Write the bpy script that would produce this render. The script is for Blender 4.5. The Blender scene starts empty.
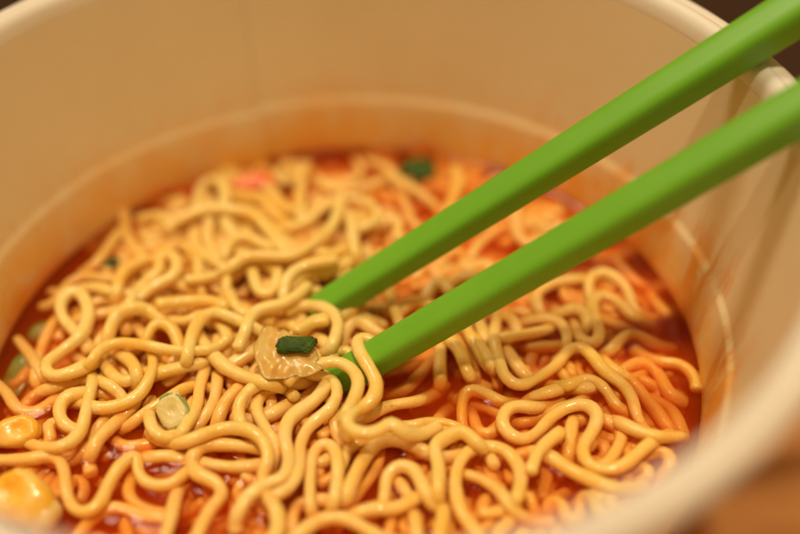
import bpy, bmesh, math, random
import numpy as np

MM = 0.001
rnd = random.Random(11)
rng = np.random.default_rng(11)
sc = bpy.context.scene
col = sc.collection

# ------------------------------------------------------------------ camera (mm)
EL, ROLL, FPX = math.radians(42.02), math.radians(-2.03), 1100.0
_d = np.array([0, -math.cos(EL), math.sin(EL)])
CAM = np.array([8.43, 18.81, 0]) + 171.3 * _d
FW = -_d
_r = np.array([1.0, 0, 0]); _u = np.cross(_r, FW)
RT = math.cos(ROLL) * _r + math.sin(ROLL) * _u
UP = -math.sin(ROLL) * _r + math.cos(ROLL) * _u

def ray(px, py):
    return FW + RT * (px - 400) / FPX - UP * (py - 267) / FPX
def at(px, py, z):
    d = ray(px, py)
    return CAM + d * (z - CAM[2]) / d[2]
def to_px(P):
    v = np.asarray(P) - CAM
    w = v @ FW
    return 400 + FPX * (v @ RT) / w, 267 - FPX * (v @ UP) / w, w

# ------------------------------------------------------------------ helpers
def link(name, verts, faces, mat, parent=None, smooth=True):
    me = bpy.data.meshes.new(name)
    me.from_pydata([tuple(float(c) * MM for c in v) for v in verts], [], faces)
    me.materials.append(mat)
    if smooth:
        me.polygons.foreach_set('use_smooth', [True] * len(me.polygons))
    me.update()
    o = bpy.data.objects.new(name, me)
    col.objects.link(o)
    if parent is not None:
        o.parent = parent
    return o

def tag(o, label=None, cat=None, group=None, kind=None):
    if label: o['label'] = label
    if cat: o['category'] = cat
    if group: o['group'] = group
    if kind: o['kind'] = kind
    return o

def empty(name, loc=(0, 0, 0)):
    o = bpy.data.objects.new(name, None)
    o.empty_display_size = 0.005
    o.location = tuple(c * MM for c in loc)
    col.objects.link(o)
    return o

def lathe(profile, n=256, closed=False, rfun=None):
    V, F = [], []
    m = len(profile)
    for i in range(n):
        a = 2 * math.pi * i / n
        for (r, z) in profile:
            rr = r + (rfun(a, r, z) if rfun else 0)
            V.append((rr * math.cos(a), rr * math.sin(a), z))
    for i in range(n):
        j = (i + 1) % n
        for k in range(m if closed else m - 1):
            l = (k + 1) % m
            F.append((i * m + k, j * m + k, j * m + l, i * m + l))
    return V, F

def catmull(P, step):
    P = np.asarray(P, float)
    if len(P) == 2:
        P = np.array([P[0], (P[0] + P[1]) / 2, P[1]])
    Q = np.vstack([2 * P[0] - P[1], P, 2 * P[-1] - P[-2]])
    out = []
    for i in range(1, len(Q) - 2):
        p0, p1, p2, p3 = Q[i - 1:i + 3]
        t = np.linspace(0, 1, 24, endpoint=False)[:, None]
        out.append(0.5 * ((2 * p1) + (-p0 + p2) * t + (2 * p0 - 5 * p1 + 4 * p2 - p3) * t ** 2
                          + (-p0 + 3 * p1 - 3 * p2 + p3) * t ** 3))
    out.append(P[-1:])
    C = np.vstack(out)
    L = np.r_[0, np.cumsum(np.linalg.norm(np.diff(C, axis=0), axis=1))]
    n = max(5, int(L[-1] / step) + 1)
    s = np.linspace(0, L[-1], n)
    return np.stack([np.interp(s, L, C[:, k]) for k in range(C.shape[1])], 1)

def smooth(P, it):
    P = P.copy()
    for _ in range(it):
        P[1:-1] += 0.5 * ((P[:-2] + P[2:]) / 2 - P[1:-1])
    return P

# ------------------------------------------------------------------ materials
def new_mat(name):
    m = bpy.data.materials.new(name)
    m.use_nodes = True
    nt = m.node_tree
    return m, nt, nt.nodes['Principled BSDF']

def N(nt, t, **kw):
    n = nt.nodes.new(t)
    for k, v in kw.items():
        if k in n.inputs.keys():
            n.inputs[k].default_value = v
        else:
            setattr(n, k, v)
    return n

def mathn(nt, op, a, b=None, clamp=False):
    n = nt.nodes.new('ShaderNodeMath'); n.operation = op; n.use_clamp = clamp
    for i, x in enumerate((a, b)):
        if x is None: continue
        if isinstance(x, (int, float)): n.inputs[i].default_value = x
        else: nt.links.new(x, n.inputs[i])
    return n.outputs[0]

def maprange(nt, val, a, b, c=0.0, d=1.0):
    n = nt.nodes.new('ShaderNodeMapRange'); n.interpolation_type = 'SMOOTHSTEP'
    nt.links.new(val, n.inputs['Value'])
    for k, v in zip(('From Min', 'From Max', 'To Min', 'To Max'), (a, b, c, d)):
        n.inputs[k].default_value = v
    return n.outputs[0]

def mixc(nt, fac, a, b):
    n = nt.nodes.new('ShaderNodeMix'); n.data_type = 'RGBA'
    if isinstance(fac, (int, float)): n.inputs[0].default_value = fac
    else: nt.links.new(fac, n.inputs[0])
    for i, x in ((6, a), (7, b)):
        if isinstance(x, tuple): n.inputs[i].default_value = (*x, 1)
        else: nt.links.new(x, n.inputs[i])
    return n.outputs[2]

def noise(nt, scale, detail=3, rough=0.55, vec=None, dist=0.0):
    n = nt.nodes.new('ShaderNodeTexNoise')
    n.inputs['Scale'].default_value = scale
    n.inputs['Detail'].default_value = detail
    n.inputs['Roughness'].default_value = rough
    n.inputs['Distortion'].default_value = dist
    if vec is not None: nt.links.new(vec, n.inputs['Vector'])
    return n.outputs[0]

def bump(nt, bs, h, strength, dist):
    b = nt.nodes.new('ShaderNodeBump')
    b.inputs['Strength'].default_value = strength
    b.inputs['Distance'].default_value = dist
    nt.links.new(h, b.inputs['Height'])
    nt.links.new(b.outputs[0], bs.inputs['Normal'])

def mat_noodle():
    m, nt, bs = new_mat('noodle')
    geo = N(nt, 'ShaderNodeNewGeometry')
    info = N(nt, 'ShaderNodeObjectInfo')
    sep = N(nt, 'ShaderNodeSeparateXYZ'); nt.links.new(geo.outputs['Position'], sep.inputs[0])
    pos = geo.outputs['Position']
    big = noise(nt, 90, 3, .6, pos)
    fine = noise(nt, 420, 3, .6, pos)
    base = mixc(nt, info.outputs['Random'], (0.96, 0.68, 0.18), (0.97, 0.75, 0.26))
    base = mixc(nt, maprange(nt, fine, .42, .72, 0, .5), base, (0.97, 0.78, 0.36))
    # chilli oil that has soaked into the strands: patches, and a tide mark next to the broth
    patch = maprange(nt, big, .46, .70, 0, .7)
    base = mixc(nt, patch, base, (0.92, 0.54, 0.07))
    zz = mathn(nt, 'ADD', sep.outputs['Z'], mathn(nt, 'MULTIPLY', mathn(nt, 'SUBTRACT', big, .5), .009))
    tide = maprange(nt, zz, .0040, -.0014, 0, .60)
    base = mixc(nt, tide, base, (0.90, 0.36, 0.06))
    speck = maprange(nt, noise(nt, 1500, 1, .5, pos), .74, .80, 0, .6)
    base = mixc(nt, speck, base, (0.78, 0.24, 0.03))
    nt.links.new(base, bs.inputs['Base Color'])
    bs.inputs['Subsurface Weight'].default_value = .5
    bs.inputs['Subsurface Radius'].default_value = (1.0, .95, .85)
    bs.inputs['Subsurface Scale'].default_value = .0010
    nt.links.new(maprange(nt, fine, .3, .7, .22, .42), bs.inputs['Roughness'])
    bs.inputs['IOR'].default_value = 1.42
    bs.inputs['Coat Weight'].default_value = .4
    bs.inputs['Coat Roughness'].default_value = .09
    bump(nt, bs, noise(nt, 900, 4, .65, pos), .45, .0005)
    return m

def mat_cup():
    m, nt, bs = new_mat('coated_paper')
    geo = N(nt, 'ShaderNodeNewGeometry')
    sep = N(nt, 'ShaderNodeSeparateXYZ'); nt.links.new(geo.outputs['Position'], sep.inputs[0])
    pos, z = geo.outputs['Position'], sep.outputs['Z']
    mp = N(nt, 'ShaderNodeMapping'); mp.inputs['Scale'].default_value = (1, 1, .28)
    nt.links.new(pos, mp.inputs[0])
    grain = noise(nt, 700, 4, .6, pos)
    mott = noise(nt, 60, 4, .65, pos)
    drip = noise(nt, 190, 5, .65, mp.outputs[0], .4)
    base = mixc(nt, maprange(nt, mott, .3, .75), (0.81, 0.71, 0.50), (0.78, 0.68, 0.46))
    # splashed broth residue: strongest just over the broth, patchy, reaching the ledge
    h = mathn(nt, 'ADD', z, mathn(nt, 'MULTIPLY', mathn(nt, 'SUBTRACT', mott, .5), .012))
    low = mathn(nt, 'MULTIPLY', maprange(nt, h, .0145, .002, 0, .95), maprange(nt, noise(nt, 130, 5, .7, pos, .3), .28, .62, .45, 1))
    base = mixc(nt, low, base, (0.83, 0.45, 0.055))
    inside = maprange(nt, z, .020, .004)
    east = maprange(nt, sep.outputs['X'], .020, .048)
    st = mathn(nt, 'MULTIPLY', mathn(nt, 'MULTIPLY', maprange(nt, drip, .46, .60), inside), mathn(nt, 'ADD', mathn(nt, 'MULTIPLY', east, .85), .25))
    base = mixc(nt, st, base, (0.78, 0.36, 0.06))
    lip = maprange(nt, h, .0030, -.0008, 0, .85)
    base = mixc(nt, lip, base, (0.80, 0.22, 0.015))
    nt.links.new(base, bs.inputs['Base Color'])
    bs.inputs['Roughness'].default_value = .42
    bs.inputs['Subsurface Weight'].default_value = .12
    bs.inputs['Subsurface Radius'].default_value = (1, .6, .35)
    bs.inputs['Subsurface Scale'].default_value = .0008
    bump(nt, bs, grain, .12, .0003)
    return m

def mat_broth():
    m = bpy.data.materials.new('broth'); m.use_nodes = True
    nt = m.node_tree; nt.nodes.clear()
    out = N(nt, 'ShaderNodeOutputMaterial')
    fr = N(nt, 'ShaderNodeFresnel'); fr.inputs['IOR'].default_value = 1.29
    tr = N(nt, 'ShaderNodeBsdfTransparent'); tr.inputs[0].default_value = (1, .93, .80, 1)
    gl = N(nt, 'ShaderNodeBsdfGlossy'); gl.inputs['Roughness'].default_value = .03
    mx = N(nt, 'ShaderNodeMixShader')
    nt.links.new(fr.outputs[0], mx.inputs[0]); nt.links.new(tr.outputs[0], mx.inputs[1]); nt.links.new(gl.outputs[0], mx.inputs[2])
    geo = N(nt, 'ShaderNodeNewGeometry')
    b = N(nt, 'ShaderNodeBump'); b.inputs['Strength'].default_value = .22; b.inputs['Distance'].default_value = .0005
    nt.links.new(noise(nt, 420, 3, .6, geo.outputs['Position']), b.inputs['Height'])
    nt.links.new(b.outputs[0], gl.inputs['Normal'])
    nt.links.new(mx.outputs[0], out.inputs['Surface'])
    ab = N(nt, 'ShaderNodeVolumeAbsorption'); ab.inputs['Color'].default_value = (.999, .33, .015, 1); ab.inputs['Density'].default_value = 170
    sv = N(nt, 'ShaderNodeVolumeScatter'); sv.inputs['Color'].default_value = (.998, .18, .004, 1); sv.inputs['Density'].default_value = 200
    ad = N(nt, 'ShaderNodeAddShader')
    nt.links.new(ab.outputs[0], ad.inputs[0]); nt.links.new(sv.outputs[0], ad.inputs[1])
    nt.links.new(ad.outputs[0], out.inputs['Volume'])
    return m

def mat_simple(name, c1, c2, scale, rough=.4, sss=0., coat=0., bumps=0., bdist=.0004, stretch=None):
    m, nt, bs = new_mat(name)
    tc = N(nt, 'ShaderNodeNewGeometry').outputs['Position']
    if stretch:
        mp = N(nt, 'ShaderNodeMapping'); mp.inputs['Scale'].default_value = stretch
        nt.links.new(tc, mp.inputs[0]); tc = mp.outputs[0]
    n = noise(nt, scale, 4, .6, tc)
    nt.links.new(mixc(nt, maprange(nt, n, .32, .68), c1, c2), bs.inputs['Base Color'])
    bs.inputs['Roughness'].default_value = rough
    if sss:
        bs.inputs['Subsurface Weight'].default_value = sss
        bs.inputs['Subsurface Radius'].default_value = (1, .7, .3)
        bs.inputs['Subsurface Scale'].default_value = .0012
    bs.inputs['Coat Weight'].default_value = coat
    bs.inputs['Coat Roughness'].default_value = .12
    if bumps: bump(nt, bs, n, bumps, bdist)
    return m

M_NOODLE, M_CUP, M_BROTH = mat_noodle(), mat_cup(), mat_broth()
M_RIM = mat_simple('rolled_paper', (.87, .84, .75), (.84, .80, .70), 90, .45, .12, 0, .1, .0003)
M_GREEN = mat_simple('green_plastic', (.155, .455, .025), (.175, .485, .03), 60, .38, .05, 0)
M_GREEN.node_tree.nodes['Principled BSDF'].inputs['Specular IOR Level'].default_value = .38
M_TABLE = mat_simple('brown_wood', (.50, .22, .062), (.58, .28, .085), 40, .5, 0, 0, .1, .0005, (1, 6, 1))
M_FLOOR = mat_simple('dark_floor', (.10, .06, .055), (.13, .08, .07), 8, .7)
M_LEAF = mat_simple('scallion_leaf', (.020, .058, .005), (.065, .125, .012), 600, .5, .1, .0, .8, .0006)
M_SKIN = mat_simple('scallion_skin', (.12, .26, .03), (.32, .44, .10), 500, .35, .2, .4, .3)
M_PALE = mat_simple('scallion_flesh', (.74, .64, .24), (.82, .72, .36), 500, .4, .5, .2, .4)
M_CORN = mat_simple('corn', (.90, .50, .02), (.95, .66, .16), 300, .34, .5, .3, .3)
M_CORNTIP = mat_simple('corn_tip', (.85, .60, .22), (.90, .68, .34), 300, .35, .4, .3, .2)
M_ONION = mat_simple('cabbage_flake', (.93, .54, .12), (.95, .64, .22), 420, .36, .6, .3, .10, .0008)
M_LEAF.node_tree.nodes['Principled BSDF'].inputs['Specular IOR Level'].default_value = .2
M_ONION.node_tree.nodes['Principled BSDF'].inputs['Transmission Weight'].default_value = .2
M_CARROT = mat_simple('carrot', (.80, .14, .012), (.86, .22, .025), 300, .35, .3, .4, .3)

# ------------------------------------------------------------------ setting
def slab(name, x0, x1, y0, y1, z0, z1, mat, bev=0):
    bm = bmesh.new()
    bmesh.ops.create_cube(bm, size=1)
    for v in bm.verts:
        v.co = ((x0 + x1) / 2 + v.co.x * (x1 - x0), (y0 + y1) / 2 + v.co.y * (y1 - y0), (z0 + z1) / 2 + v.co.z * (z1 - z0))
        v.co *= MM
    if bev:
        bmesh.ops.bevel(bm, geom=bm.edges[:], offset=bev * MM, segments=3, affect='EDGES')
    me = bpy.data.meshes.new(name); bm.to_mesh(me); bm.free(); me.materials.append(mat)
    o = bpy.data.objects.new(name, me); col.objects.link(o)
    return o

ZB = -46.0
tag(slab('table', -420, 420, -420, 100, ZB - 25, ZB - .05, M_TABLE, 3), kind='structure')
tag(slab('floor', -3000, 3000, -2000, 5000, -780, -760, M_FLOOR), kind='structure')

# ------------------------------------------------------------------ paper cup
def wall_r(z):
    if z < 8.6: return 49.9 + z * .20
    if z < 10.2:
        t = (z - 8.6) / 1.6; t = t * t * (3 - 2 * t)
        return 51.62 + t * .85
    return 52.47 + (z - 10.2) * .205
cup = tag(empty('paper_cup', (0, 0, ZB)), 'cream paper noodle cup with a rolled rim and orange broth splashes inside', 'cup')
zs = list(np.linspace(-38, 8.4, 30)) + list(np.linspace(8.6, 10.2, 7)) + list(np.linspace(10.6, 34.6, 20))
inner = [(wall_r(z), z) for z in zs]
outer = [(wall_r(z) + 1.0, z) for z in reversed(zs)]
outer[-1] = (outer[-1][0], ZB + 1.2)
SEAM = math.atan2(*(at(262, 60, 25)[[1, 0]]))
def seam(a, r, z):
    d = (a - SEAM) % (2 * math.pi)
    s = 0.0
    if d < .5: s = -1.0 * (1 - d / .5)
    w = .10 * math.sin(3 * a + 1) + .06 * math.sin(7 * a + z * .05)
    return (s if z > -30 else 0) + w * max(0, min(1, (z - 11) / 10))
def rebase(o):
    # keep world place when parented to the cup's empty
    o.matrix_parent_inverse = cup.matrix_basis.inverted() if False else o.matrix_parent_inverse
    o.location = (0, 0, -ZB * MM)
    return o
V, F = lathe(inner + outer, 720, True, seam)
rebase(link('wall', V, F, M_CUP, cup))
bead = [(60.0 + 2.2 * math.cos(t), 34.7 + 1.9 * math.sin(t)) for t in np.linspace(0, 2 * math.pi, 29)[:-1]]
V, F = lathe(bead, 360, True, lambda a, r, z: .12 * math.sin(3 * a + 1) + .05 * math.sin(11 * a))
# the wall's edge rolls outwards into the bead
lip = [(57.50, 32.4), (57.27, 33.3), (57.33, 34.1), (57.58, 35.2), (57.80, 35.75), (58.22, 36.25), (58.8, 36.6), (59.4, 36.72), (59.3, 36.1), (58.75, 35.4), (58.1, 34.2), (57.75, 33.0)]
V2, F2 = lathe(lip, 720, True, lambda a, r, z: seam(a, r, z) - .03)
b = len(V); V += V2; F += [tuple(q + b for q in f) for f in F2]
rebase(link('rim', V, F, M_RIM, cup))
basep = [(0.01, -36.9), (42.0, -36.9), (42.0, -38.2), (0.01, -38.2)]
V, F = lathe(basep, 180, False)
rebase(link('base', V, F, M_CUP, cup))

# ------------------------------------------------------------------ chopsticks
def chopstick(name, tip, rest, w0, w1, length, label, step_at, grow):
    tip, rest = np.array(tip), np.array(rest)
    a = (rest - tip) / np.linalg.norm(rest - tip)
    side = np.cross(a, [0, 0, 1]); side /= np.linalg.norm(side)
    up = np.cross(side, a)
    th = math.radians(-13)
    e1 = math.cos(th) * side + math.sin(th) * up; e2 = -math.sin(th) * side + math.cos(th) * up
    ss = [0, .12, .35, .8, 1.6, 3] + list(np.linspace(5, length - 2, 70)) + [length - .8, length - .3, length]
    V, F = [], []; n = 40
    for s in ss:
        w = w0 + (w1 - w0) * min(1, s / step_at)
        g = max(0, min(1, (s - step_at) / 9)); g = g * g * (3 - 2 * g)
        w += grow * g
        k = 1.0
        if s < 1.6: k = .80 + .20 * math.sqrt(max(0, 1 - (1 - s / 1.6) ** 2))
        if s > length - .9: k = .9 + .1 * (length - s) / .9
        ex = 4.2 + 2 * g
        c = tip + a * s
        for q in range(n):
            t = 2 * math.pi * q / n
            ct, st = math.cos(t), math.sin(t)
            rr = (abs(ct) ** ex + abs(st) ** ex) ** (-1 / ex) * w / 2 * k
            V.append(c + rr * (ct * e1 + st * e2))
    m = len(ss)
    for i in range(m - 1):
        for q in range(n):
            p = (q + 1) % n
            F.append((i * n + q, i * n + p, (i + 1) * n + p, (i + 1) * n + q))
    F.append(tuple(reversed(range(n)))); F.append(tuple((m - 1) * n + q for q in range(n)))
    return tag(link(name, V, F, M_GREEN), label, 'chopstick', 'green chopsticks leaning on the rim')
CH = [(at(334, 382, .2), at(800, 110, 39.6), 4.25, 5.65, 225), (at(316, 313, 1.5), at(752, 39, 39.8), 4.25, 5.65, 225)]
chopstick('chopstick', *CH[0], 'green plastic chopstick nearer the viewer, its tip held under a looped noodle', 88, .9)
chopstick('chopstick', *CH[1], 'green plastic chopstick farther back, its tip pushed in behind the noodle mound', 80, .9)

# ------------------------------------------------------------------ noodles
# traced strands: origin of a four-times enlarged view, layer, then points in it
TR = '''
150 360 3 135,332 200,305 290,275 380,275 450,320 475,390 452,460 460,530 505,600 512,680 470,745
150 360 2 425,350 300,340 210,345 162,400 185,455 265,492 292,540 240,600 190,700
150 360 1 440,422 330,430 225,418
150 360 3 555,75 430,100 370,150 352,205 362,260
150 360 2 620,88 500,112 430,155 428,210 470,285 505,340 490,420
150 360 3 700,112 655,165 560,235 538,310 558,400 535,470 470,495 395,545 355,610
150 360 3 650,60 725,75 752,130 718,200 640,262 600,340 598,430 570,500 500,545
150 360 1 655,80 640,140 560,175 490,220
150 360 2 640,590 642,440 660,360 705,335 745,370 752,450 742,540 735,575
150 360 1 735,200 745,280 780,345
150 250 3 215,378 270,440 335,490 445,528 500,540
150 360 2 225,25 200,100 188,185 150,255 120,300
150 360 1 270,85 255,170 210,240 170,280
150 360 1 362,105 300,170 272,240
150 360 1 -10,220 30,290 90,312 140,300
150 360 1 -20,400 60,385 140,400
0 360 3 370,95 345,200 330,270 285,330 225,352
0 360 2 335,130 262,150 235,210 260,262 315,285
0 250 3 605,400 612,470 570,565 495,615 400,635 350,620
0 250 3 310,335 255,280 240,220 285,165 335,185 355,260 325,340 235,415 178,465 205,505 285,490 365,455
0 360 2 205,112 290,90 370,75 440,105
0 360 1 -20,95 30,135 60,192 110,215 170,200 240,145
0 250 2 405,440 440,492 500,530 560,500
0 250 2 480,415 535,455 550,510
0 360 2 510,270 580,212 655,162 720,120
0 360 2 365,375 400,310 465,250 510,212
0 360 1 335,375 380,290 430,225
0 360 1 462,318 475,342 535,347 620,333
0 360 2 598,235 610,285 655,312 720,300
0 401 2 -10,240 100,236 215,222 255,275 265,360 290,430 345,447 400,410 440,322 490,250 550,216 552,290 600,335 680,335 745,285
0 401 1 530,308 510,372 560,425 650,452
0 401 1 310,545 370,470 430,433 490,430 560,458 650,472
0 401 2 700,395 685,470 655,560
0 401 1 595,220 680,218 750,200
0 250 1 70,358 120,420 150,468 168,500
0 250 1 195,322 170,390 148,455 140,500
0 250 2 235,195 270,140 340,105 435,118
0 250 2 265,172 380,150 455,172
0 250 1 365,218 430,195 490,218
0 250 1 360,265 440,250 500,240
0 250 3 435,335 460,270 520,235 590,240 650,290
0 250 1 385,395 410,350 450,315
0 250 4 362,450 400,400 470,372 560,377 660,397 760,405 830,400
0 250 3 585,360 610,302 660,295 700,330 718,390
0 250 4e 635,218 700,210 760,204 850,206 900,225
0 250 3 520,215 580,130 640,85 635,30 690,18 712,60 690,112 620,142 550,200
0 250 2 465,175 490,95 560,50
0 250 2 670,280 740,290 800,258
0 250 2 690,120 760,160
0 250 3 640,492 720,472 800,455
150 250 4 150,430 165,350 200,280 260,248 330,272 405,305
150 250 4e 352,392 380,330 400,270 440,237 520,220 580,190 632,142
150 250 2 300,408 312,340 285,300
150 250 3 412,92 425,150 450,182 495,165 512,105
150 250 3 305,175 315,85 370,35 450,20 540,35 640,10 710,15
150 250 2 345,100 400,55 480,60 520,115
150 250 4e 532,195 548,115 600,70 665,52 745,40
150 250 3 565,150 620,95 735,72
150 250 2 195,55 195,110 205,170
150 250 1 85,105 130,142 185,155
150 250 2 210,15 270,58 320,75
150 250 1 235,135 290,172 330,210
150 250 3 325,195 345,235 375,255
150 250 4e 585,325 640,292 705,283
150 250 3 690,232 735,240 748,305 735,370
150 250 3 650,345 705,372 730,435
150 250 2 310,470 370,430 420,400
150 250 2 760,385 770,310 810,285
300 267 5 300,305 258,278 225,295 243,350 280,410 308,470 292,530 250,562 200,592 182,625 215,658 270,668 330,650 362,620 392,650
300 267 5 40,400 130,377 200,402 236,460 215,530 185,580
300 267 3 125,348 190,330 225,395
300 267 4 100,165 145,195 152,250 125,320
300 267 2 165,310 190,240 240,214 295,258
300 267 1 160,218 220,190 290,222
300 267 4 -5,260 50,222 108,212
300 370 2 270,188 350,145 460,128
300 267 1 562,310 560,400 562,470
300 267 2 595,290 635,330 672,430
300 267 1 640,292 685,370 700,440
300 267 2 670,255 730,330 765,390
300 267 1 715,215 745,280
300 267 0 350,425 440,400 530,335
300 267 0 430,485 500,410 545,350
300 267 1 365,135 380,180 402,240
300 267 1 415,165 440,140 490,135 530,160
300 267 1 508,115 540,60 582,62 592,95
300 267 1 590,75 650,38 705,42
450 370 1 48,215 50,110 80,80 140,92 185,120
450 370 0 95,140 160,158 230,195
450 370 0 92,185 110,240 150,262 195,228
300 370 1 450,225 530,208 620,225 700,285
300 370 1 435,275 510,240 580,248
300 370 2 172,380 190,320 245,282
300 370 2 185,510 230,400 290,310 350,282 440,298 510,335
300 370 1 195,545 260,460 305,400 322,330
300 401 2 338,395 348,300 400,258 460,280 490,340 520,400 550,430
300 401 1 400,330 435,385
300 370 3 552,500 555,380 535,310 590,268 650,245 715,300
450 370 2 110,660 40,560 20,440 50,350 110,310 190,310 250,350 285,420 270,510
450 370 1 55,418 130,440 200,490 250,560
450 370 1 160,345 158,420
300 401 2 220,455 300,430 380,432 450,400
300 401 2 -20,545 80,480 160,468 240,500 310,545
300 401 2 460,470 470,560
300 401 2 575,450 555,560
150 401 1 565,510 580,430 630,402 700,398
150 401 1 590,540 680,472 800,462
450 370 3e 325,405 348,335 400,280 445,248
450 370 2 335,152 250,145 208,190 222,245 285,280 345,255 405,190 470,150 540,138 592,180 568,250 528,315 550,375 620,402 700,378 785,305
450 370 1 270,215 345,198 420,158 480,145
450 370 2 395,345 460,390 540,430 640,470
450 370 1 635,205 690,250 672,310 645,360
450 370 2 695,218 750,245 820,265
450 370 0 485,225 475,335
450 267 2 185,220 175,280 195,370 220,440 280,475 350,445 430,390 470,335 520,318 570,358 620,420 690,470 730,530 742,580
450 267 2 215,284 300,270 380,254
450 267 1 300,222 370,204 430,215 467,260 468,310
450 267 0 310,322 420,318
450 267 1 235,345 270,400 310,445
450 267 1 360,185 338,120 380,80 440,57 510,48
450 267 1 435,190 490,163 545,190 552,240
450 267 1 500,235 520,290 572,310 602,270 575,200 565,140 610,113 670,140 725,195
450 267 1 558,115 555,50 600,20 660,40 710,90 725,150
450 267 0 690,10 745,65
450 267 1 200,195 250,205 265,245
450 267 0 265,182 330,192
450 267 0 655,325 690,280 740,268 800,302
450 267 1 470,475 560,448 620,488 655,545
450 267 1 360,510 450,488 545,488
550 300 1 455,250 520,258 572,300 585,355
550 300 0 310,268 370,248 430,290 465,360
550 300 0 255,278 330,330 380,390 430,450 475,515
550 300 0 205,75 280,112
550 300 0 505,470 535,540
550 300 0 425,15 465,65
450 267 1 -5,300 40,350 75,435
450 267 1 10,290 55,345 85,430
450 267 2 75,265 120,340 155,400
450 267 1 115,225 145,300
200 134 2 -10,290 0,215 55,178 100,215 95,290
200 134 3 -60,330 20,300 100,300 200,315 245,350 300,420 340,470
200 134 2 170,250 250,255 290,310
200 134 2 235,325 290,380 350,445
200 134 3 100,480 130,425 190,412 265,450
200 134 4 115,540 180,492 280,488 370,488 450,442 520,382 548,325
200 134 2 440,345 500,288 560,288 605,340 612,420 625,490
200 134 1 412,150 400,230 402,330
200 134 1 295,235 335,295 390,310
200 134 1 620,105 652,150 615,185
200 134 1 695,118 760,140 785,185
200 134 1 630,225 710,198
200 134 2 590,258 680,280 722,340 650,375
200 134 2 45,320 30,420 70,510
0 134 1 498,310 502,380
0 134 1 590,330 660,330 695,385
0 134 1 395,510 440,445 475,395
400 134 1 215,135 240,180 220,240 190,310
400 134 1 5,195 80,238 120,270
400 134 1 462,350 470,410 520,450
400 134 0 265,205 320,155
400 134 0 330,430 375,395
400 134 0 15,275 45,350
'''
ZL = [-.9, .25, 1.4, 2.6, 3.8, 5.6]
class Strand: pass
S = []
for line in TR.strip().splitlines():
    a = line.split()
    ox, oy = float(a[0]), float(a[1])
    lev = int(a[2][0]); ends = 'e' in a[2]
    pts = np.array([[ox + float(p.split(',')[0]) / 4, oy + float(p.split(',')[1]) / 4] for p in a[3:]])
    s = Strand(); s.lev = lev; s.kind = 'traced'; s.px0 = pts
    c = catmull(pts, 5.0)
    s.ext = [0, 0]
    if not ends:
        # a strand runs on beneath its neighbours after it goes out of sight
        for e in (0, 1):
            d = c[0] - c[2] if e == 0 else c[-1] - c[-3]
            a0 = math.atan2(d[1], d[0]); bend = rnd.choice((-1, 1)) * rnd.uniform(.06, .2)
            q = c[0] if e == 0 else c[-1]; add = []
            for k in range(rnd.randint(5, 9)):
                a0 += bend; q = q + 5 * np.array([math.cos(a0), math.sin(a0) * .8]); add.append(q)
            s.ext[e] = len(add)
            c = np.vstack([np.array(add)[::-1], c]) if e == 0 else np.vstack([c, np.array(add)])
    n = len(c)
    P = np.array([at(x, y, ZL[lev]) for x, y in c])
    # strand heights: gentle undulation, ends dip below their neighbours
    u = np.linspace(0, 1, n)
    L = n * .72
    z = ZL[lev] + .35 * np.sin(u * L * .35 + rnd.uniform(0, 6))
    if not ends:
        i = np.arange(n)
        b = np.maximum(0, np.maximum(s.ext[0] - i, i - (n - 1 - s.ext[1])))
        z -= (2.0 + .35 * lev) * (1 - np.exp(-(b / 4.0) ** 1.5))
    s.P = np.array([at(x, y, zz) for (x, y), zz in zip(c, z)])
    hy = np.hypot(s.P[:, 0], s.P[:, 1])
    ok = hy < 48.3
    i0, i1 = s.ext[0], n - s.ext[1]
    while i0 > 0 and ok[i0 - 1]: i0 -= 1
    while i1 < n and ok[i1]: i1 += 1
    s.P = s.P[i0:i1]
    if not ends:
        b = np.maximum(0, np.maximum(s.ext[0] - np.arange(n), np.arange(n) - (n - 1 - s.ext[1])))[i0:i1]
    else: b = np.zeros(len(s.P))
    s.plev = lev - np.where(b > 1, 1.5, 0)
    s.r = rnd.uniform(.78, .92)
    S.append(s)

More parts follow.
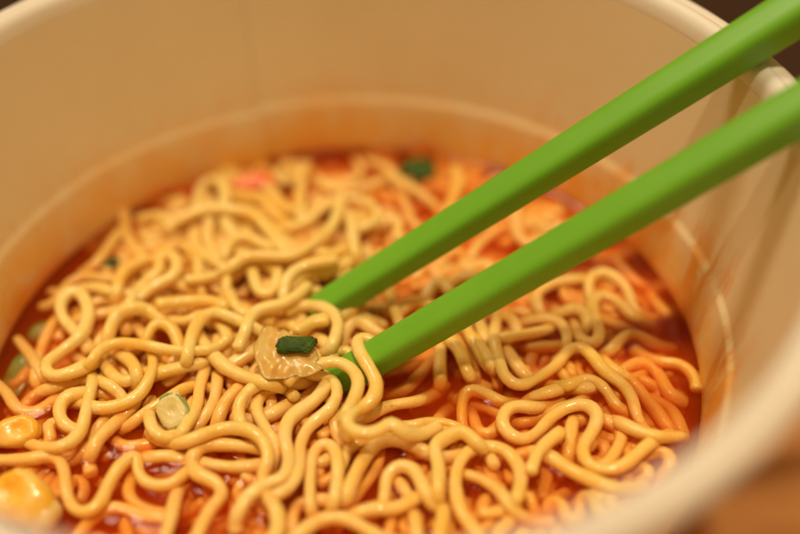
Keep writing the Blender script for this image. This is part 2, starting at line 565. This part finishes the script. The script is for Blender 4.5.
# hidden strands below and between the traced ones
TP = np.vstack([s.P[s.plev > s.lev - 1] for s in S])
def mound(x, y):
    d = np.hypot(TP[:, 0] - x, TP[:, 1] - y)
    w = np.exp(-(d / 6.0) ** 2)
    return (w @ TP[:, 2] + .02 * -1.5) / (w.sum() + .02)
def meander(x, y, ph, length, lam, A, step=.75):
    P = [(x, y)]; sgn = rnd.uniform(0, 6.28); drift = 0
    for i in range(int(length / step)):
        s = i * step
        f = ph + A * math.sin(6.283 * s / lam + sgn)
        x += step * math.cos(f); y += step * math.sin(f)
        rr = math.hypot(x, y)
        if rr > 44:
            tgt = math.atan2(-y, -x)
            ph += .10 * math.sin(tgt - f)
        if rr > 48.2: break
        ph += rnd.gauss(0, .03)
        P.append((x, y))
    return np.array(P)
POOL = at(438, 398, 0)[:2]
def fill(n, dz, region, lv, lo=42, hi=85):
    k = 0; tries = 0
    while k < n and tries < n * 40:
        tries += 1
        a, q = rnd.uniform(0, 6.283), 46 * math.sqrt(rnd.random())
        x, y = q * math.cos(a), q * math.sin(a)
        if not region(x, y): continue
        c = meander(x, y, rnd.uniform(0, 6.283), rnd.uniform(lo, hi), rnd.uniform(8.5, 12.5), rnd.uniform(1.35, 2.05))
        if len(c) < 24: continue
        if (((c - POOL) / (10, 6)) ** 2).sum(1).min() < 1: continue
        if not all(region(*p) for p in c[::12]): 
            if tries < n * 30: continue
        s = Strand(); s.kind = 'fill'; s.lev = lv; s.r = rnd.uniform(.74, .86)
        z = np.array([mound(*p) for p in c[::4]])
        z = np.interp(np.arange(len(c)), np.arange(len(c))[::4][:len(z)], z) + dz
        z += .7 * np.sin(np.arange(len(c)) * .2 + rnd.uniform(0, 6))
        z = smooth(z[:, None], 20)[:, 0]
        e = np.arange(len(c)); e = np.minimum(e, e[::-1])
        z -= 2.2 * np.exp(-(e / 5.0) ** 2)
        s.P = np.c_[c, z]
        S.append(s); k += 1
everywhere = lambda x, y: True
back = lambda x, y: y > 22 and x < 40
front = lambda x, y: y < -27
east = lambda x, y: x > 26 and y > -22
inner_ = lambda x, y: not (x > 24 and y > -24)
heap = lambda x, y: math.hypot(x + 14, y - 9) < 26
middle = lambda x, y: -30 < y < 22 and x > 2
fill(28, .6, back, 0, 25, 50)
fill(18, .4, front, 0, 30, 60)
fill(50, .3, heap, 0, 30, 55)
fill(30, 0, middle, 0, 30, 60)
fill(14, 0, east, 0, 25, 45)
NDEEP = len(S)
fill(95, -1.6, everywhere, -1)
fill(80, -3.0, everywhere, -2)
fill(22, -5, everywhere, -3)

# --- settle: slide every point along its own line of sight until strands rest on each other
off = np.cumsum([0] + [len(s.P) for s in S])
P = np.vstack([s.P for s in S])
sid = np.concatenate([[i] * len(s.P) for i, s in enumerate(S)])
lev = np.concatenate([s.plev if s.kind == 'traced' else np.full(len(s.P), float(s.lev)) for s in S])
rad = np.array([s.r for s in S])[sid]
fixedw = np.array([0. if s.kind == 'fill' else 1. for s in S])[sid]
D = P - CAM; T0 = D @ FW; rays = D / T0[:, None]
T = T0.copy()
lx = rays @ RT * 150; ly = rays @ UP * 150           # lateral mm at mean depth
cell = 2.6
key = {}
for i, (a, b) in enumerate(zip(np.floor(lx / cell).astype(int), np.floor(ly / cell).astype(int))):
    key.setdefault((a, b), []).append(i)
I, J = [], []
for (a, b), L0 in key.items():
    A0 = np.array(L0)
    for da, db in ((0, 0), (1, 0), (0, 1), (1, 1), (1, -1)):
        L1 = key.get((a + da, b + db))
        if not L1: continue
        B0 = np.array(L1)
        ii, jj = np.meshgrid(A0, B0, indexing='ij')
        ii, jj = ii.ravel(), jj.ravel()
        ok = (ii < jj) if (da, db) == (0, 0) else np.ones(len(ii), bool)
        far = (sid[ii] != sid[jj]) | (np.abs(ii - jj) > 7)
        d2 = (lx[ii] - lx[jj]) ** 2 + (ly[ii] - ly[jj]) ** 2
        ok &= far & (d2 < ((rad[ii] + rad[jj]) * .97) ** 2)
        I.append(ii[ok]); J.append(jj[ok])
I = np.concatenate(I); J = np.concatenate(J)
# drop pairs that start far apart in depth and can never meet
close = np.abs(T[I] - T[J]) < 14
I, J = I[close], J[close]
lat2 = ((lx[I] - lx[J]) ** 2 + (ly[I] - ly[J]) ** 2)
need = np.sqrt(np.maximum(0, ((rad[I] + rad[J]) * .96) ** 2 - lat2))
# one order per pair of strands and crossing: the higher layer lies nearer the viewer
ft = fixedw[I] - fixedw[J]
order = np.where(ft != 0, ft, np.where(sid[I] == sid[J], np.sign(T[J] - T[I] + 1e-6),
                 np.sign((lev[I] - lev[J]) * 10 + (T[J] - T[I]) * .8 + 1e-6)))
wi = np.where(lev[I] < lev[J], .6, .4)
same = lev[I] == lev[J]; wi[same] = .5
wi = np.where(fixedw[I] > fixedw[J], .08, np.where(fixedw[I] < fixedw[J], .92, wi)); wj = 1 - wi
ends = np.zeros(len(P), bool); ends[off[:-1]] = True; ends[off[1:] - 1] = True
for it in range(150):
    gap = (T[J] - T[I]) * order
    v = np.maximum(0, need - gap)
    mv = np.zeros(len(P)); ct = np.zeros(len(P))
    np.add.at(mv, I, -v * order * wi); np.add.at(mv, J, v * order * wj)
    np.add.at(ct, I, v > 0); np.add.at(ct, J, v > 0)
    T += .9 * mv / np.maximum(1, ct * .6)
    dsp = T - T0
    if it < 146:
        for _ in range(2 if it < 90 else 1):
            lap = np.zeros_like(dsp)
            lap[1:-1] = (dsp[:-2] + dsp[2:]) / 2 - dsp[1:-1]
            lap[ends] = 0
            dsp = dsp + .4 * lap
        dsp *= .985
    dsp = np.clip(dsp, -5, np.where(fixedw > 0, 3.4, 9))
    T = T0 + dsp
P = CAM + rays * T[:, None]
# right of the sticks and in the front the strands lie lower in the broth
sg = lambda v: 1 / (1 + np.exp(-v))
sink = .55 * np.maximum(sg((P[:, 0] - 10) / 4), sg((-16 - P[:, 1]) / 3)) * (fixedw * .5 + .5)
P = P + rays * (sink / -rays[:, 2])[:, None]

# --- one mesh per strand
def noodle_mesh(C, r, seed):
    C = smooth(C, 2)
    n = len(C)
    tg = np.gradient(C, axis=0); tg /= np.linalg.norm(tg, axis=1)[:, None] + 1e-9
    nrm = np.zeros_like(C); v = np.array([.1, .2, 1.0])
    for i in range(n):
        v = v - (v @ tg[i]) * tg[i]; v /= np.linalg.norm(v) + 1e-9; nrm[i] = v
    bn = np.cross(tg, nrm)
    g = np.random.default_rng(seed)
    k = 12; ang = np.linspace(0, 2 * math.pi, k, endpoint=False)
    ph = g.uniform(0, 6, 4)
    V, F = [], []
    x = np.arange(n)
    rr = r * (1 + .07 * np.sin(x * .23 + ph[0]) + .05 * np.sin(x * .61 + ph[1]) + .02 * np.sin(x * 1.7 + ph[3]))
    tw = .25 * np.sin(x * .11 + ph[2])
    rings = []
    # rounded ends
    for e, sgn in ((0, -1), (n - 1, 1)):
        caps = [(.95 * .75, .30), (.80, .0)]
    seq = [(0, -.50, .45), (0, -.30, .78)] + [(i, 0, 1) for i in range(n)] + [(n - 1, .30, .78), (n - 1, .50, .45)]
    for i, o, sc_ in seq:
        c = C[i] + tg[i] * o * r
        a = ang + tw[i]
        prof = (np.abs(np.cos(a)) ** 2.6 + np.abs(np.sin(a)) ** 2.6) ** (-1 / 2.6)
        ring = c + (rr[i] * sc_ * prof * np.cos(a))[:, None] * nrm[i] * .96 + (rr[i] * sc_ * prof * np.sin(a))[:, None] * bn[i] * 1.04
        V.extend(ring)
    m = len(seq)
    for i in range(m - 1):
        for q in range(k):
            p = (q + 1) % k
            F.append((i * k + q, i * k + p, (i + 1) * k + p, (i + 1) * k + q))
    F.append(tuple(reversed(range(k)))); F.append(tuple((m - 1) * k + q for q in range(k)))
    return V, F
GROUPS = {
 'mound': ('pale yellow wavy noodle strand heaped on the mound left of the chopstick tips', 'noodles heaped on the mound'),
 'east': ('wavy noodle strand half sunk in red broth right of the chopstick tips', 'noodles half sunk right of the chopsticks'),
 'front': ('orange tinted wavy noodle strand in the front part of the cup below the chopstick tips', 'noodles in the front of the cup'),
 'back': ('blurred reddish noodle strand at the back of the cup near the far wall', 'noodles at the back of the cup'),
}
NOTABLE = {
 '300 267 5 300,305': 'noodle strand looped over the tip of the nearer chopstick',
 '300 267 5 40,400': 'noodle strand curling down from the cabbage flake across the nearer chopstick tip',
 '0 250 3 310,335': 'noodle strand twisted into an upright loop at the left side of the mound',
 '200 134 2 -10,290': 'blurred noodle strand bent into a round arch at the back left of the mound',
 '0 250 4e 635,218': 'straight thick noodle end lying level across the middle of the mound',
 '450 370 2 110,660': 'noodle strand bent into a large open ring in front of the right hand noodles',
 '450 370 3e 325,405': 'short slanted noodle stub with a cut end beside the open ring noodle',
 '450 370 2 335,152': 'long noodle strand with a snaking double bend in front at the right',
 '450 267 2 185,220': 'long noodle strand making a deep U then a peak right of the nearer chopstick tip',
 '150 250 4e 352,392': 'noodle strand with a blunt raised end pointing at the farther chopstick tip',
 '150 360 3 135,332': 'noodle strand arched over two others just below the scallion slice',
 '150 360 2 640,590': 'noodle strand bent into a narrow upright hairpin in the front middle',
 '0 250 4 362,450': 'long level noodle strand on top of the left part of the mound',
 '0 401 2 -10,240': 'noodle strand waving in a zigzag beside the corn kernels',
}
UNIQUE = {i: v for i, l in enumerate(TR.strip().splitlines()) for k, v in NOTABLE.items() if l.startswith(k)}
bed_V, bed_F = [], []
for i, s in enumerate(S):
    C = P[off[i]:off[i + 1]]
    s.P = C
    V, F = noodle_mesh(C, s.r, i)
    if i >= NDEEP:
        b = len(bed_V); bed_V += V; bed_F += [tuple(q + b for q in f) for f in F]
        continue
    o = link('noodle', V, F, M_NOODLE)
    px, py, _ = to_px(C.mean(0))
    if py < 225: gk = 'back'
    elif px > 405 and py < 420 or px > 560: gk = 'east'
    elif py < 400: gk = 'mound'
    else: gk = 'front'
    lb, gr = GROUPS[gk]
    tag(o, UNIQUE.get(i, lb), 'noodle', gr)
tag(link('noodle_bed', bed_V, bed_F, M_NOODLE), 'tangled mass of noodles sunk in the broth under the top strands', 'noodles', None, 'stuff')

# ------------------------------------------------------------------ broth: surface climbs at every strand and at the wall
NR, NA, RB = 150, 520, 49.75
rho = RB * np.r_[0.002, np.linspace(0, 1, NR)[1:] ** .85]
th = np.linspace(0, 2 * math.pi, NA, endpoint=False)
X = rho[:, None] * np.cos(th); Y = rho[:, None] * np.sin(th)
H = .75 * np.exp(-(RB - np.hypot(X, Y)) / 1.1)
allP = np.vstack([s.P for s in S]); allr = np.concatenate([[s.r] * len(s.P) for s in S])
sel = (np.abs(allP[:, 2]) < 3.0)
gx = 0.5
G = np.zeros((240, 240))
ax = (np.arange(240) - 120) * gx
for p, r in zip(allP[sel][::2], allr[sel][::2]):
    z = p[2]
    w = math.sqrt(max(0, r * r - z * z)) if abs(z) < r else 0
    amp = .62 * (1 if -r < z < r * .9 else math.exp(-((abs(z) - r) / .55) ** 2))
    if amp < .03: continue
    i0 = int((p[0] - 5) / gx) + 120; i1 = i0 + 21; j0 = int((p[1] - 5) / gx) + 120; j1 = j0 + 21
    i0, j0 = max(0, i0), max(0, j0)
    d = np.hypot(ax[i0:i1, None] - p[0], ax[None, j0:j1] - p[1])
    G[i0:i1, j0:j1] = np.maximum(G[i0:i1, j0:j1], amp * np.exp(-np.maximum(0, d - w) / 1.0))
for _ in range(2):
    G[1:-1, 1:-1] = (G[1:-1, 1:-1] * 2 + G[:-2, 1:-1] + G[2:, 1:-1] + G[1:-1, :-2] + G[1:-1, 2:]) / 6
fx = X / gx + 120; fy = Y / gx + 120
ix = np.clip(fx.astype(int), 0, 238); iy = np.clip(fy.astype(int), 0, 238)
tx, ty = fx - ix, fy - iy
H = np.maximum(H, G[ix, iy] * (1 - tx) * (1 - ty) + G[ix + 1, iy] * tx * (1 - ty) + G[ix, iy + 1] * (1 - tx) * ty + G[ix + 1, iy + 1] * tx * ty)
V = [(X[i, j], Y[i, j], H[i, j]) for i in range(NR) for j in range(NA)]
F = [(i * NA + j, (i + 1) * NA + j, (i + 1) * NA + (j + 1) % NA, i * NA + (j + 1) % NA) for i in range(NR - 1) for j in range(NA)]
F.append(tuple(range(NA)))
nb = len(V)
for zz in (-12, -24, -36.5):
    rr = 49.75 + zz * .2
    V += [(rr * math.cos(a), rr * math.sin(a), zz) for a in th]
prev = (NR - 1) * NA
for q in range(3):
    cur = nb + q * NA
    F += [(prev + j, cur + j, cur + (j + 1) % NA, prev + (j + 1) % NA) for j in range(NA)]
    prev = cur
F.append(tuple(prev + j for j in reversed(range(NA))))
tag(link('broth', V, F, M_BROTH), 'oily red orange chilli broth filling the cup between the noodles', 'broth')

# ------------------------------------------------------------------ garnishes
def surf_z(px, py):
    """height of the topmost strand under a picture point"""
    best, zb = 1e9, 0
    x, y, w = to_px(allP)
    near = np.hypot(x - px, y - py) < 9
    if near.any():
        return allP[near][np.argmin(w[near])][2]
    return 0.0

def blob(name, c, ax3, size, mat, parent=None, seed=0, amp=.12, n=20, ex=(1, 1), fine=0., warp=None):
    """rounded lump with uneven skin; ax3 = rows of local axes"""
    g = np.random.default_rng(seed); k = g.normal(size=(5, 3)) * 1.8; ph = g.uniform(0, 6, 5)
    V, F = [], []
    nu, nv = 2 * n, n
    for i in range(nv + 1):
        b = -math.pi / 2 + math.pi * i / nv
        for j in range(nu):
            a = 2 * math.pi * j / nu
            d = np.array([math.cos(b) * math.cos(a), math.cos(b) * math.sin(a), math.sin(b)])
            e = np.sign(d) * np.abs(d) ** ex[0]
            f = 1 + amp * sum(math.sin(kk @ d + p) for kk, p in zip(k, ph)) / 2.2
            if fine: f += fine * (math.sin(9 * d[0] + 4 * d[1] + ph[0]) * math.sin(11 * d[1] + 5 * d[2] + ph[1]) + .6 * math.sin(21 * d[0] + 13 * d[2] + ph[2]))
            if warp: e = warp(e)
            V.append(np.asarray(c) + (e * np.array(size) * f) @ ax3)
    for i in range(nv):
        for j in range(nu):
            F.append((i * nu + j, i * nu + (j + 1) % nu, (i + 1) * nu + (j + 1) % nu, (i + 1) * nu + j))
    return link(name, V, F, mat, parent)

def frame(px, py, ang, tilt=0., roll=0.):
    """axes: first along picture angle ang (degrees, counter-clockwise), third towards the sky, tilted to the viewer"""
    a = math.radians(ang)
    z = np.array([0, -math.sin(tilt), math.cos(tilt)])
    x = np.array([math.cos(a), math.sin(a), 0]); x -= (x @ z) * z; x /= np.linalg.norm(x)
    y = np.cross(z, x)
    cr, sr = math.cos(roll), math.sin(roll)
    return np.array([x, cr * y + sr * z, -sr * y + cr * z])

def sheet(name, outline, zf, mat, thick, parent=None, wr=.25, seed=0, n=26):
    """thickened wrinkled flake from an outline in picture points, lying over heights zf"""
    g = np.random.default_rng(seed)
    O = catmull(np.vstack([outline, outline[:1]]), 1.6)[:-1]
    c = O.mean(0)
    V, F = [], []
    m = len(O); rings = 9
    k = g.normal(size=(4, 2)) * .25; ph = g.uniform(0, 6, 4)
    for side in (0, 1):
        for q in range(rings):
            f = (q + 1) / rings
            for p in O:
                pt = c + (p - c) * f
                z = zf(pt) + wr * sum(math.sin(kk @ pt + h) for kk, h in zip(k, ph)) - (thick if side else 0) * (1 if f < .99 else .3)
                V.append(at(pt[0], pt[1], z))
        V.append(at(c[0], c[1], zf(c) - (thick if side else 0)))
    half = rings * m + 1
    for side in (0, 1):
        b = side * half; ctr = b + rings * m
        for j in range(m):
            l = (j + 1) % m
            t = (ctr, b + j, b + l); F.append(t if side else t[::-1])
            for q in range(rings - 1):
                t = (b + q * m + j, b + (q + 1) * m + j, b + (q + 1) * m + l, b + q * m + l)
                F.append(t if side else t[::-1])
    e = (rings - 1) * m
    for j in range(m):
        l = (j + 1) % m
        F.append((e + j, half + e + j, half + e + l, e + l))
    return link(name, V, F, mat, parent)

def zsm(x, y, z): return lambda p: z
ctr = np.array([285, 352])
zc = 6.4
def flake_z(p):
    x, y = (p[0] - 290) / 36, (p[1] - 347) / 34
    q = math.hypot(x, y)
    a = math.atan2(y, x)
    ridge = .14 * math.sin(q * 11 + .8 * math.sin(2 * a)) * max(0, min(1, (q - .25) * 2)) * (.5 - .5 * math.cos(a - .6))
    return 6.9 - .35 * q ** 2 - 1.2 * max(0, y) ** 2 + ridge + .10 * math.sin(p[0] * .35) * math.sin(p[1] * .4)
on = sheet('cabbage_flake', np.array([(258, 338), (262, 328), (270, 325), (277, 331), (284, 329), (291, 334), (300, 336), (308, 341), (316, 350), (319, 358), (316, 362), (322, 367), (315, 373), (303, 377), (296, 375), (288, 378), (276, 379), (265, 378), (258, 366), (253, 348)], float),
           flake_z, M_ONION, .28, None, .10, 4)
tag(on, 'translucent yellow cabbage flake with a ragged edge under the dark green scallion', 'vegetable flake')
c = at(296, 345, 7.9)
g1 = blob('scallion_piece', c, frame(0, 0, -4, .35), (2.3, 1.2, .42), M_LEAF, None, 3, .10, 44, (.5,), .06, lambda e: np.array([e[0] + .22 * e[1], e[1], e[2] + .5 * e[0] ** 2 + .25 * math.sin(5 * e[0]) - .5 * e[1] ** 2]))
tag(g1, 'dark green wrinkled scallion piece on the cabbage flake', 'scallion')

# pale scallion slice with a green skin
sl = tag(empty('scallion_slice'), 'round pale scallion slice with a thin green edge lying on noodles', 'scallion')
zs_ = 1.2 + max(surf_z(165 + 4 * k, 403 + 4 * j) for k in range(5) for j in range(4))
c = at(173, 411, zs_)
fr = frame(0, 0, 35, .55)
blob('flesh', c, fr, (1.85, 2.25, .6), M_PALE, sl, 5, .10, 40, (.55,), .025, lambda e: np.array([e[0], e[1], e[2] - (.5 * math.exp(-(e[0] ** 2 + e[1] ** 2) / .10) + .05 * math.cos(11 * math.hypot(e[0], e[1]))) * (e[2] > 0)]))
V, F = [], []
n = 60
prof = [(1.0, -.62), (1.10, -.4), (1.13, 0), (1.10, .40), (1.0, .52), (.93, .40), (.93, -.5)]
for i in range(n):
    a = -2.0 + 4.0 * i / (n - 1)
    fd = 1 if 0 < i < n - 1 else .9
    for (q, h) in prof:
        V.append(c + np.array([1.9 * q * fd * math.cos(a), 2.3 * q * fd * math.sin(a), h * (.9 + .1 * math.sin(5 * a))]) @ fr)
m = len(prof)
for i in range(n - 1):
    for k in range(m):
        F.append((i * m + k, (i + 1) * m + k, (i + 1) * m + (k + 1) % m, i * m + (k + 1) % m))
F.append(tuple(range(m))); F.append(tuple(reversed(range((n - 1) * m, n * m))))
link('skin', V, F, M_SKIN, sl)

# corn kernels: plump crown and a paler pointed foot
def corn(px, py, z, ang, size, label, tilt=.4):
    root = tag(empty('corn_kernel'), label, 'corn', 'corn kernels at the left edge')
    fr = frame(0, 0, ang, tilt)
    c = at(px, py, z)
    def wedge(e):
        k = 1.08 - .30 * (e[0] + 1) / 2
        dent = .42 * math.exp(-((e[0] + .35) ** 2 + .5 * e[1] ** 2) / .12) if e[2] > 0 else 0
        return np.array([e[0], e[1] * k, (e[2] - dent) * k])
    blob('crown', c, fr, size, M_CORN, root, int(px), .08, 36, (.72,), .012, wedge)
    foot = np.array([size[0] * .85, 0, -.2]) @ fr
    blob('foot', c + foot, fr, (size[0] * .55, size[1] * .62, size[2] * .7), M_CORNTIP, root, int(px) + 1, .12, 16, (.9,))
corn(14, 433, 1.0, 190, (3.3, 2.3, 1.7), 'smaller yellow corn kernel upper of the two at the left edge')
corn(22, 500, 1.6, -35, (4.2, 3.6, 2.6), 'larger yellow corn kernel lower of the two at the left edge')

def flake(px, py, z, ang, size, mat, name, label, cat, seed, ex=.8, tilt=.3):
    tag(blob(name, at(px, py, z), frame(0, 0, ang, tilt), size, mat, None, seed, .2, 20, (ex,)), label, cat)
flake(418, 168, .6, 10, (2.9, 2.6, .7), M_LEAF, 'scallion_piece', 'dark green scallion piece floating by the far wall of the cup', 'scallion', 8)
flake(110, 266, .4, 50, (1.7, 1.0, .6), M_LEAF, 'scallion_piece', 'small dark green scallion piece half hidden among noodles near left wall', 'scallion', 9)
flake(17, 374, -1.1, 70, (3.6, 1.9, .5), M_SKIN, 'scallion_piece', 'light green scallion leaf floating in broth at the left edge', 'scallion', 10)
flake(40, 330, -1.1, 40, (2.0, 1.2, .5), M_SKIN, 'scallion_piece', 'small light green scallion bit in broth behind the left noodles', 'scallion', 12)
flake(252, 180, 2.6, 4, (4.0, 1.8, .9), M_CARROT, 'carrot_piece', 'orange carrot flake at the back beside the ring shaped noodle', 'carrot', 13)
flake(322, 238, 5.2, 30, (1.0, .8, .4), M_CORN, 'corn_skin', 'tiny orange yellow corn skin stuck on a noodle of the mound', 'corn', 14)

# ------------------------------------------------------------------ light
w = bpy.data.worlds.new('World'); sc.world = w; w.use_nodes = True
bg = w.node_tree.nodes['Background']
bg.inputs[0].default_value = (1.0, .49, .16, 1); bg.inputs[1].default_value = .29
def lamp(name, pos, target, size, power, color):
    l = bpy.data.lights.new(name, 'AREA'); l.shape = 'DISK'; l.size = size * MM
    l.energy = power; l.color = color
    o = bpy.data.objects.new(name, l); col.objects.link(o)
    from mathutils import Vector
    p = Vector(pos) * MM; t = Vector(target) * MM
    o.location = p; o.rotation_euler = (t - p).to_track_quat('-Z', 'Y').to_euler()
    return o
lamp('ceiling_lamp', (-330, 330, 1000), (0, 0, 0), 300, 4.6, (1, .83, .58))
lamp('ceiling_lamp', (90, -120, 1150), (0, 0, 0), 75, 6.7, (1, .79, .50))

# ------------------------------------------------------------------ camera
from mathutils import Matrix
cam = bpy.data.cameras.new('Camera'); co = bpy.data.objects.new('Camera', cam); col.objects.link(co)
co.matrix_world = Matrix(((RT[0], UP[0], -FW[0], CAM[0] * MM), (RT[1], UP[1], -FW[1], CAM[1] * MM),
                          (RT[2], UP[2], -FW[2], CAM[2] * MM), (0, 0, 0, 1)))
cam.sensor_width = 36; cam.lens = 36 * FPX / 800
cam.clip_start = .005; cam.clip_end = 20
cam.dof.use_dof = True; cam.dof.focus_distance = .149; cam.dof.aperture_fstop = 4.9
sc.camera = co

sc.view_settings.view_transform = 'Standard'; sc.view_settings.look = 'None'
sc.view_settings.exposure = 0; sc.view_settings.gamma = 1
cy = sc.cycles
cy.use_denoising = True
cy.max_bounces = 14; cy.diffuse_bounces = 5; cy.glossy_bounces = 4; cy.transparent_max_bounces = 16; cy.volume_bounces = 7
cy.sample_clamp_indirect = 6
sc.render.engine = 'CYCLES'
